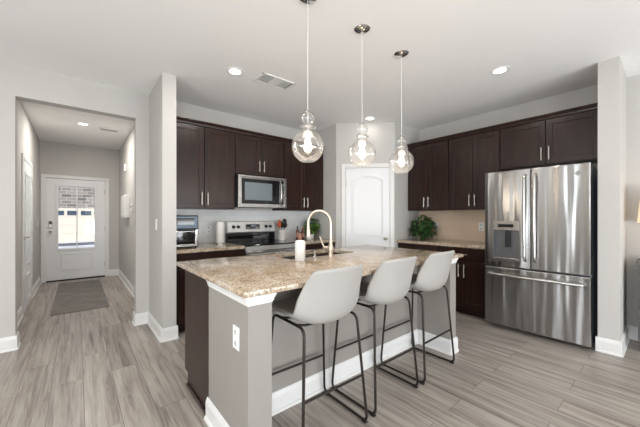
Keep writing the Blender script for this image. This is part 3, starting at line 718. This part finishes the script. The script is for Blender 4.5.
# ------------------------------------------------------------ pendants
def make_pendant(gz):
    e = thing('pendant_light', '', 'pendant light', (0, 0, CH), 0, 'glass pendants over the island'); c = gz-CH
    m = MB(); m.lathe([(0, -.028), (.012, -.028), (.03, -.022), (.056, -.010), (.063, -.003), (.063, 0), (0, 0)], 32); m.build('canopy', 'chrome', e)
    m = MB(); m.cyl((0, 0, -.02), (0, 0, c+.232), .0017, seg=8); m.build('cord', 'white_plastic', e)
    R = .108
    prof = [(.046, c-.100)]
    for k in range(1, 17):
        a = -math.radians(66)+math.radians(66+62)*k/16; prof.append((R*math.cos(a)*1.0, c+R*math.sin(a)))
    prof += [(.040, c+.103), (.032, c+.112), (.036, c+.120), (.052, c+.126), (.055, c+.133), (.050, c+.141), (.034, c+.147), (.026, c+.153)]
    for k in range(10):
        a = -math.radians(52)+math.radians(52+80)*k/9; prof.append((.045*math.cos(a), c+.191+.045*math.sin(a)))
    m = MB(); m.lathe(prof, 40); g = m.build('glass_shade', 'glass', e)
    m = MB(); m.lathe([(0, c+.245), (.010, c+.244), (.013, c+.232), (.009, c+.228), (0, c+.228)], 16); m.build('shade_cap', 'chrome', e)
    m = MB(); m.cyl((0, 0, c+.238), (0, 0, c+.10), .0022, seg=8); m.lathe([(0, c+.108), (.014, c+.106), (.0165, c+.10), (.0165, c+.062), (0, c+.062)], 20); m.build('lamp_socket', 'white_plastic', e)
    m = MB(); m.lathe([(0, c+.064), (.014, c+.062), (.015, c+.045), (.021, c+.022), (.027, c+.000), (.0265, c-.016), (.017, c-.031), (0, c-.036)], 24); m.build('bulb', 'bulb', e)
    light('pendant_bulb_light', 'POINT', (0, 0, c-.06), (0, 0, 0), 3.0, (1, .84, .66), .035, parent=e)
    return e
for i, (x, y, gz, lb) in enumerate(((1.190, 1.56, 1.742, 'clear glass globe pendant hanging lowest, above the nearest stool'), (1.715, 1.55, 1.765, 'middle clear glass globe pendant hanging in front of the pantry door'), (2.245, 1.555, 1.765, 'clear glass globe pendant farthest right, above the farthest stool'))):
    o = make_pendant(gz); o.location = (x, y, CH); o['label'] = lb
# recessed lights
def downlight(x, y, lb, power=1.):
    e = thing('recessed_light', lb, 'ceiling light', (x, y, CH), 0, 'recessed ceiling lights')
    m = MB(); m.lathe([(.058, -.002), (.070, -.006), (.088, -.004), (.090, 0), (.058, 0)], 32); m.build('trim_ring', 'white_plastic', e)
    m = MB(); m.lathe([(0, -.003), (.057, -.003), (.057, -.001), (0, -.001)], 28); m.build('lens', 'lens', e)
    light('downlight', 'AREA', (0, 0, -.012), (0, 0, 0), DOWNLIGHT_W*power, (1, .96, .90), .10, parent=e)
for x, y, lb in ((1.228, 2.822, 'round recessed ceiling light left of the long ceiling vent'), (3.265, 1.103, 'round recessed ceiling light above the front of the refrigerator'), (3.36, 2.88, 'round recessed ceiling light just in front of the pantry door'), (.073, 5.95, 'round recessed ceiling light inside the entry hall'), (-.75, 1.75, 'added unseen ceiling light brightening the open floor left of the camera'), (1.0, -1.6, 'round recessed ceiling light over the living side behind the camera')):  # the one left of the camera is added, unseen, to brighten the floor
    downlight(x, y, lb, {5.95: 3.4, 2.88: .12, 1.103: .5, 1.75: 2.6}.get(y, 1.))
def vent(lb, x, y, w, d, rot=0):
    e = thing('ceiling_vent', lb, 'vent', (x, y, CH), rot)
    m = MB(); framed_z = .012
    m.box(-w/2, w/2, -d/2, -d/2+.022, -.008, 0, .002); m.box(-w/2, w/2, d/2-.022, d/2, -.008, 0, .002); m.box(-w/2, -w/2+.022, -d/2, d/2, -.008, 0, .002); m.box(w/2-.022, w/2, -d/2, d/2, -.008, 0, .002)
    if w > .3: m.box(-.055, .055, -d/2+.02, d/2-.02, -.007, -.001)
    m.build('frame', 'white_plastic', e)
    for h in ((-1, 1) if w > .3 else (0,)):
        m = MB(); n = int((w-.05)/.013)
        for k in range(n):
            xx = -w/2+.028+k*.013
            if h and (abs(xx) < .058 or xx*h < 0): continue
            m.box(xx, xx+.004, -d/2+.02, d/2-.02, -.007, -.001)
        m.build('louvre', 'white_plastic', e)
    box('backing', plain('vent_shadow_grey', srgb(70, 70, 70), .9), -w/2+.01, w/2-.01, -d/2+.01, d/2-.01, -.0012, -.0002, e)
vent('long white ceiling vent with two louvred ends above the kitchen', 1.652, 2.755, .40, .215)
vent('small white ceiling vent in the entry hall ceiling', .416, 6.08, .26, .16)

# ------------------------------------------------------------ things on the counters
# toaster oven / air fryer
e = thing('toaster_oven', 'stainless countertop air fryer oven next to the hall wall end', 'toaster oven', (.808, 3.50, .9145))
W, D_, Hh = .275, .33, .375
m = MB(); m.box(0, W, 0, D_, .012, Hh, .012); m.build('oven_body', 'black_plastic', e)
m = MB(); m.box(.0, W-.012, -.012, .0, .225, Hh-.012, .004); cp = m.build('control_panel', 'dark_chrome', e); box('display', 'black_gloss', .03, W-.05, -.0135, -.0115, .27, .345, cp)
m = MB(); framed(m, .0, W-.012, .02, .215, -.014, 0, .030); dr = m.build('door', 'steel', e); box('door_window', 'black_gloss', .028, W-.040, -.010, -.004, .048, .187, dr)
m = MB(); m.cyl((.04, -.045, .205), (W-.05, -.045, .205), .010); m.cyl((.05, -.045, .205), (.05, -.01, .205), .006); m.cyl((W-.06, -.045, .205), (W-.06, -.01, .205), .006); m.build('handle', 'black_plastic', dr)
for x in (.03, W-.03):
    for y in (.03, D_-.03): MB().cyl((x, y, 0), (x, y, .014), .014).build('foot', 'black_plastic', e)
# white slim coffee canister
e = thing('paper_towel_roll', 'white upright paper towel roll on a stand left of the range', 'paper towel roll', (1.46, 3.83, .9145))
m = MB(); m.lathe([(0, 0), (.070, 0), (.070, .008), (.006, .012), (.006, .30), (.010, .31), (0, .315)], 28); m.build('stand', 'nickel', e)
m = MB(); m.lathe([(.018, .0125), (.056, .0125), (.058, .02), (.058, .285), (.056, .292), (.018, .292), (.018, .0125)], 32); m.build('roll', 'white_ceramic', e)
# utensil crock
e = thing('utensil_crock', 'white crock of cooking utensils right of the range', 'crock', (2.445, 3.86, .9145))
m = MB(); m.lathe([(0, 0), (.050, 0), (.054, .006), (.056, .15), (.058, .158), (.054, .160), (.050, .15), (.048, .012), (0, .012)], 32); m.build('crock_body', 'white_ceramic', e)
def utensil(name, lb, cat, dx, dy, tilt, h, head, mat, hm):
    t = thing(name, lb, cat, (2.445+dx, 3.86+dy, .928)); tx, ty = tilt
    tip = Vector((tx*h, ty*h, h))
    m = MB(); m.cyl((0, 0, 0), tip, .0055, .006, 10); m.build('utensil_handle', hm, t)
    m = MB()
    if head == 'spoon': m.sph(tip+Vector((tx*.03, ty*.03, .04)), .042, (1, .35, 1.3))
    elif head == 'ladle': m.sph(tip+Vector((tx*.03, ty*.03, .03)), .046, (1, .6, 1))
    else: m.box(tip.x-.024, tip.x+.024, tip.y-.004, tip.y+.004, h-.005, h+.095, .003)
    m.build('utensil_head', mat, t)
utensil('spatula', 'orange spatula standing in the white crock', 'spatula', -.018, .0, (-.15, .0), .20, 'flat', 'red_orange', 'wood_spoon')
utensil('wooden_spoon', 'wooden spoon standing in the white crock', 'spoon', -.012, .022, (-.07, .06), .185, 'spoon', 'wood_spoon', 'wood_spoon')
utensil('serving_spoon', 'black serving spoon upright in the middle of the crock', 'spoon', .008, -.012, (.06, -.07), .225, 'spoon', 'black_plastic', 'black_plastic')
utensil('ladle', 'black ladle leaning right in the crock', 'ladle', .018, .006, (.17, .03), .185, 'ladle', 'black_plastic', 'black_plastic')
utensil('turner', 'black turner at the back of the crock', 'spatula', .010, .026, (.06, .10), .18, 'flat', 'black_plastic', 'black_plastic')
# bottles and jars, plants near pantry corner
def bottle(lb, x, y, r, h, mat, capm, cat='bottle', name='spice_bottle'):
    t = thing(name, lb, cat, (x, y, .9145))
    m = MB(); m.lathe([(0, 0), (r*.95, 0), (r, .004), (r, h*.62), (r*.8, h*.72), (r*.42, h*.80), (r*.40, h*.9), (0, h*.9)], 24); b = m.build('bottle_body', mat, t)
    m = MB(); m.cyl((0, 0, h*.89), (0, 0, h), r*.48, seg=20); m.build('cap', capm, t)
    m = MB(); m.lathe([(r+.0006, h*.15), (r+.0006, h*.5)], 24); m.build('paper_label', 'pink', b)
bottle('tall brown glass bottle nearest the utensil crock', 2.735, 3.86, .026, .21, 'amber', 'black_plastic')
bottle('brown glass bottle with a red cap beside the tall one', 2.80, 3.80, .026, .185, 'amber', 'red_orange')
bottle('short squat brown jar in front of the tall bottle', 2.715, 3.76, .030, .12, 'pink', 'black_plastic', 'jar', 'spice_jar')
e = thing('sugar_bowl', 'small round white lidded pot in front of the leafy plant', 'pot', (2.79, 3.62, .9145))
m = MB(); m.lathe([(0, 0), (.028, 0), (.045, .02), (.052, .045), (.045, .07), (.036, .078), (0, .078)], 28); m.build('bowl', 'white_ceramic', e)
m = MB(); m.lathe([(.037, .079), (.03, .09), (.012, .097), (.008, .105), (.011, .112), (0, .116)], 24); m.build('lid', 'pink', e)
def leaf(m, base, d, L, wd, droop):
    d = Vector(d).normalized(); side = d.cross(Vector((0, 0, 1)));
    if side.length < .05: side = Vector((1, 0, 0))
    side.normalize(); t = bmesh.new(); L0 = []; n = 5
    for i in range(n+1):
        s = i/n; c = Vector(base)+d*L*s+Vector((0, 0, -droop*L*s*s)); ww = wd*math.sin(PI*min(.97, .08+s*.92))**.8
        up = Vector((0, 0, .12*wd))
        L0.append([t.verts.new(c-side*ww), t.verts.new(c-up), t.verts.new(c+side*ww)])
    for a, b in zip(L0, L0[1:]):
        t.faces.new((a[0], a[1], b[1], b[0])); t.faces.new((a[1], a[2], b[2], b[1]))
    m._add(t)
def plant(name, lb, x, y, R_, Hp, n, pot_mat, seed, flowers=False, xr=1.0, lsize=.06, trail=.3, pr=.06, z=.9145, clipx=None, clipy=None):
    rnd = random.Random(seed); t = thing(name, lb, 'plant', (x, y, z)); ph = pr*1.5
    m = MB(); m.lathe([(0, 0), (pr*.7, 0), (pr*.78, .005), (pr, ph), (pr*1.04, ph), (pr*1.04, ph+.008), (pr*.92, ph+.008), (pr*.86, ph-.015), (0, ph-.015)], 28); m.build('pot', pot_mat, t)
    m = MB(); m.lathe([(0, ph-.008), (pr*.86, ph-.012)], 20); m.build('soil', 'soil', t)
    ms, ml, md = MB(), MB(), MB(); fl = MB()
    for i in range(n):
        a = rnd.uniform(0, 2*PI); rr = R_*math.sqrt(rnd.random()); h = ph+(Hp-ph)*rnd.uniform(.05, 1)*(1-.45*(rr/R_)**2)
        top = Vector((rr*math.cos(a)*xr, rr*math.sin(a), h)); b = Vector((top.x*.25, top.y*.25, ph-.015))
        if i % 3 == 0: ms.tube([b, (b+top)/2+Vector((0, 0, .02)), top], .0022, 6, .02)
        for k in range(3):
            dr = Vector((math.cos(a+rnd.uniform(-1.3, 1.3)), math.sin(a+rnd.uniform(-1.3, 1.3)), rnd.uniform(-.2, .7)))
            tip = top+dr.normalized()*lsize
            if clipx and x+tip.x > clipx: dr.x = -abs(dr.x)
            if clipy and y+tip.y > clipy: dr.y = -abs(dr.y)
            leaf(ml if rnd.random() < .55 else md, top+Vector((rnd.uniform(-.01, .01), rnd.uniform(-.01, .01), rnd.uniform(-.02, .01))), dr, lsize*rnd.uniform(.7, 1.2), lsize*.3, trail)
        if flowers and i % 12 == 0:
            fl = MB().tube([b, top+Vector((0, 0, .02))], .0018, 6)
            for k in range(7): fl.sph(top+Vector((rnd.uniform(-.006, .006), rnd.uniform(-.006, .006), .02+k*.009)), .009, seg=8)
            fl.build('flower', 'lilac', t)
    ms.build('stem', 'stem', t); a = ml.build('foliage', 'leaf' if flowers else 'leaf_mid', t); b = md.build('foliage', 'leaf_dark', t)
plant('potted_herb', 'bushy bright green potted plant with dusky blooms beside the spice bottles', 2.99, 3.82, .10, .36, 80, 'white_ceramic', 3, True, lsize=.075, pr=.045, clipy=4.0)
plant('potted_plant', 'trailing dark green potted plant on the corner counter', 4.17, 2.50, .18, .40, 170, 'leaf_dark', 5, lsize=.06, pr=.05, trail=.8, clipx=4.43, clipy=2.72)

# ------------------------------------------------------------ hall things
tag(MB().box(-.31, .31, -1.17, 1.17, .0005, .009, .003).build('runner_rug', 'rug', loc=(.045, 6.26, 0), rot=math.radians(0)), 'grey runner rug on the hall floor before the front door', 'rug')
e = thing('control_box', 'white wall-mounted panel box on the right hall wall', 'control panel', (HR, 6.35, 1.46), R9)
m = MB(); m.box(-.24, .24, -.075, 0, -.20, .20, .006); m.build('box_body', 'white_plastic', e)
m = MB(); m.box(-.225, .225, -.080, -.075, -.185, .185, .003); m.build('cover', 'white_ceramic', e)
e = thing('thermostat', 'small white thermostat beside the panel box in the hall', 'thermostat', (HR, 5.78, 1.42), R9)
m = MB(); m.box(-.045, .045, -.022, 0, -.06, .06, .006); m.build('thermostat_body', 'white_plastic', e); box('screen', plain('grey_screen', srgb(140, 146, 148), .2), -.028, .028, -.0235, -.0215, .0, .035, e)
e = thing('door_chime', 'small white sensor high on the right hall wall', 'sensor', (HR, 6.6, 2.20), R9)
m = MB(); m.box(-.055, .055, -.03, 0, -.07, .07, .008); m.build('chime_body', 'white_plastic', e); m = MB()
for k in range(4): m.box(-.035, .035, -.0315, -.0295, -.03+k*.018, -.024+k*.018)
m.build('speaker_slot', 'steel_dark', e)
plate('light_switch', 'white light switch on the left hall wall close to the front door', 'light switch', (HL, 7.35, 1.15), PI/2, 'switch')
# ------------------------------------------------------------ dresser and lamp beyond the wall end
e = thing('dresser', 'dark grey dresser cut by the right edge behind the fridge wall end', 'dresser', (4.435, .205, 0), R9)
m = MB(); m.box(0, 1.2, -.36, 0, .10, .82, .002); m.build('dresser_body', 'grey_wood', e)
m = MB(); m.box(-.015, 1.215, -.385, 0, .82, .85, .004); m.build('dresser_top', 'grey_wood', e)
for i in range(3):
    for j in range(2):
        m = MB(); m.box(.03+j*.58, .59+j*.58, -.378, -.361, .13+i*.225, .34+i*.225, .003); d = m.build('drawer', 'dark_dresser', e)
        m = MB(); cx = .31+j*.58; m.cyl((cx-.07, -.40, .235+i*.225), (cx+.07, -.40, .235+i*.225), .006); m.cyl((cx-.05, -.40, .235+i*.225), (cx-.05, -.378, .235+i*.225), .004); m.cyl((cx+.05, -.40, .235+i*.225), (cx+.05, -.378, .235+i*.225), .004); m.build('handle', 'nickel', d)
for (x, y) in ((.03, -.33), (1.17, -.33), (.03, -.03), (1.17, -.03)):
    m = MB(); m.box(x-.02, x+.02, y-.02, y+.02, 0, .10, .002); m.build('leg', 'grey_wood', e)
e = thing('table_lamp', 'table lamp with a warm glowing linen shade on the grey dresser', 'lamp', (4.23, .045, .8505))
m = MB(); m.lathe([(0, 0), (.07, 0), (.07, .012), (.02, .02), (.035, .08), (.05, .16), (.03, .24), (.010, .28), (.008, .36), (0, .36)], 28); m.build('lamp_base', 'nickel', e)
m = MB(); m.lathe([(.175, .365), (.15, .665), (.147, .665), (.172, .365), (.175, .365)], 36); m.build('lamp_shade', 'shade', e)
m = MB(); m.sph((0, 0, .47), .03); m.cyl((0, 0, .36), (0, 0, .45), .014); m.build('bulb', 'bulb', e)

# ------------------------------------------------------------ outside the front door
g = struct(MB().box(-30, 30, 7.9, 60, -.40, -.30).build('ground', 'concrete', smooth=False), 'pale concrete driveway outside the front door', 'ground')
struct(box('porch_step', 'concrete', -1.4, 1.4, 7.9, 9.2, -.30, -.03), 'pale concrete porch outside the front door', 'porch')
tag(MB().box(-6, 6, 20.9, 21.15, -.30, -.16, .03).build('kerb', 'curb', rot=math.radians(5)), 'dark kerb crossing the driveway outside', 'kerb')
e = thing('neighbour_house', 'neighbouring stone house with cream garage door seen through the front door', 'house', (0, 24, -.3))
box('house_wall', 'stone', -9, 9, 0, 8, 0, 7.0, e)
m = MB(); m.box(-2.6, 2.9, -.06, 0, 0, 2.12)
for k in range(4): m.box(-2.55, 2.85, -.075, -.06, .03+k*.52, .49+k*.52, .01)
gd = m.build('garage_door', 'cream', e)
for k in range(8):
    x = -2.45+k*.66; m = MB(); m.box(x, x+.52, -.085, -.07, 1.68, 1.96); m.build('garage_window', 'blueglass', gd)
for x0 in (-3.2, -.9, 1.2):
    f = MB(); framed(f, x0, x0+1.5, 3.55, 5.0, -.07, 0, .09); fo = f.build('window', 'trim', e); box('pane', 'blueglass', x0+.08, x0+1.42, -.03, -.01, 3.63, 4.92, fo)
m = MB(); m.prism([(-.6, 7.0), (8.6, 7.0), (4, 9.2)], 'x', -9.5, 9.5); m.build('roof', plain('grey_shingle', srgb(90, 88, 88), .9), e, smooth=False)
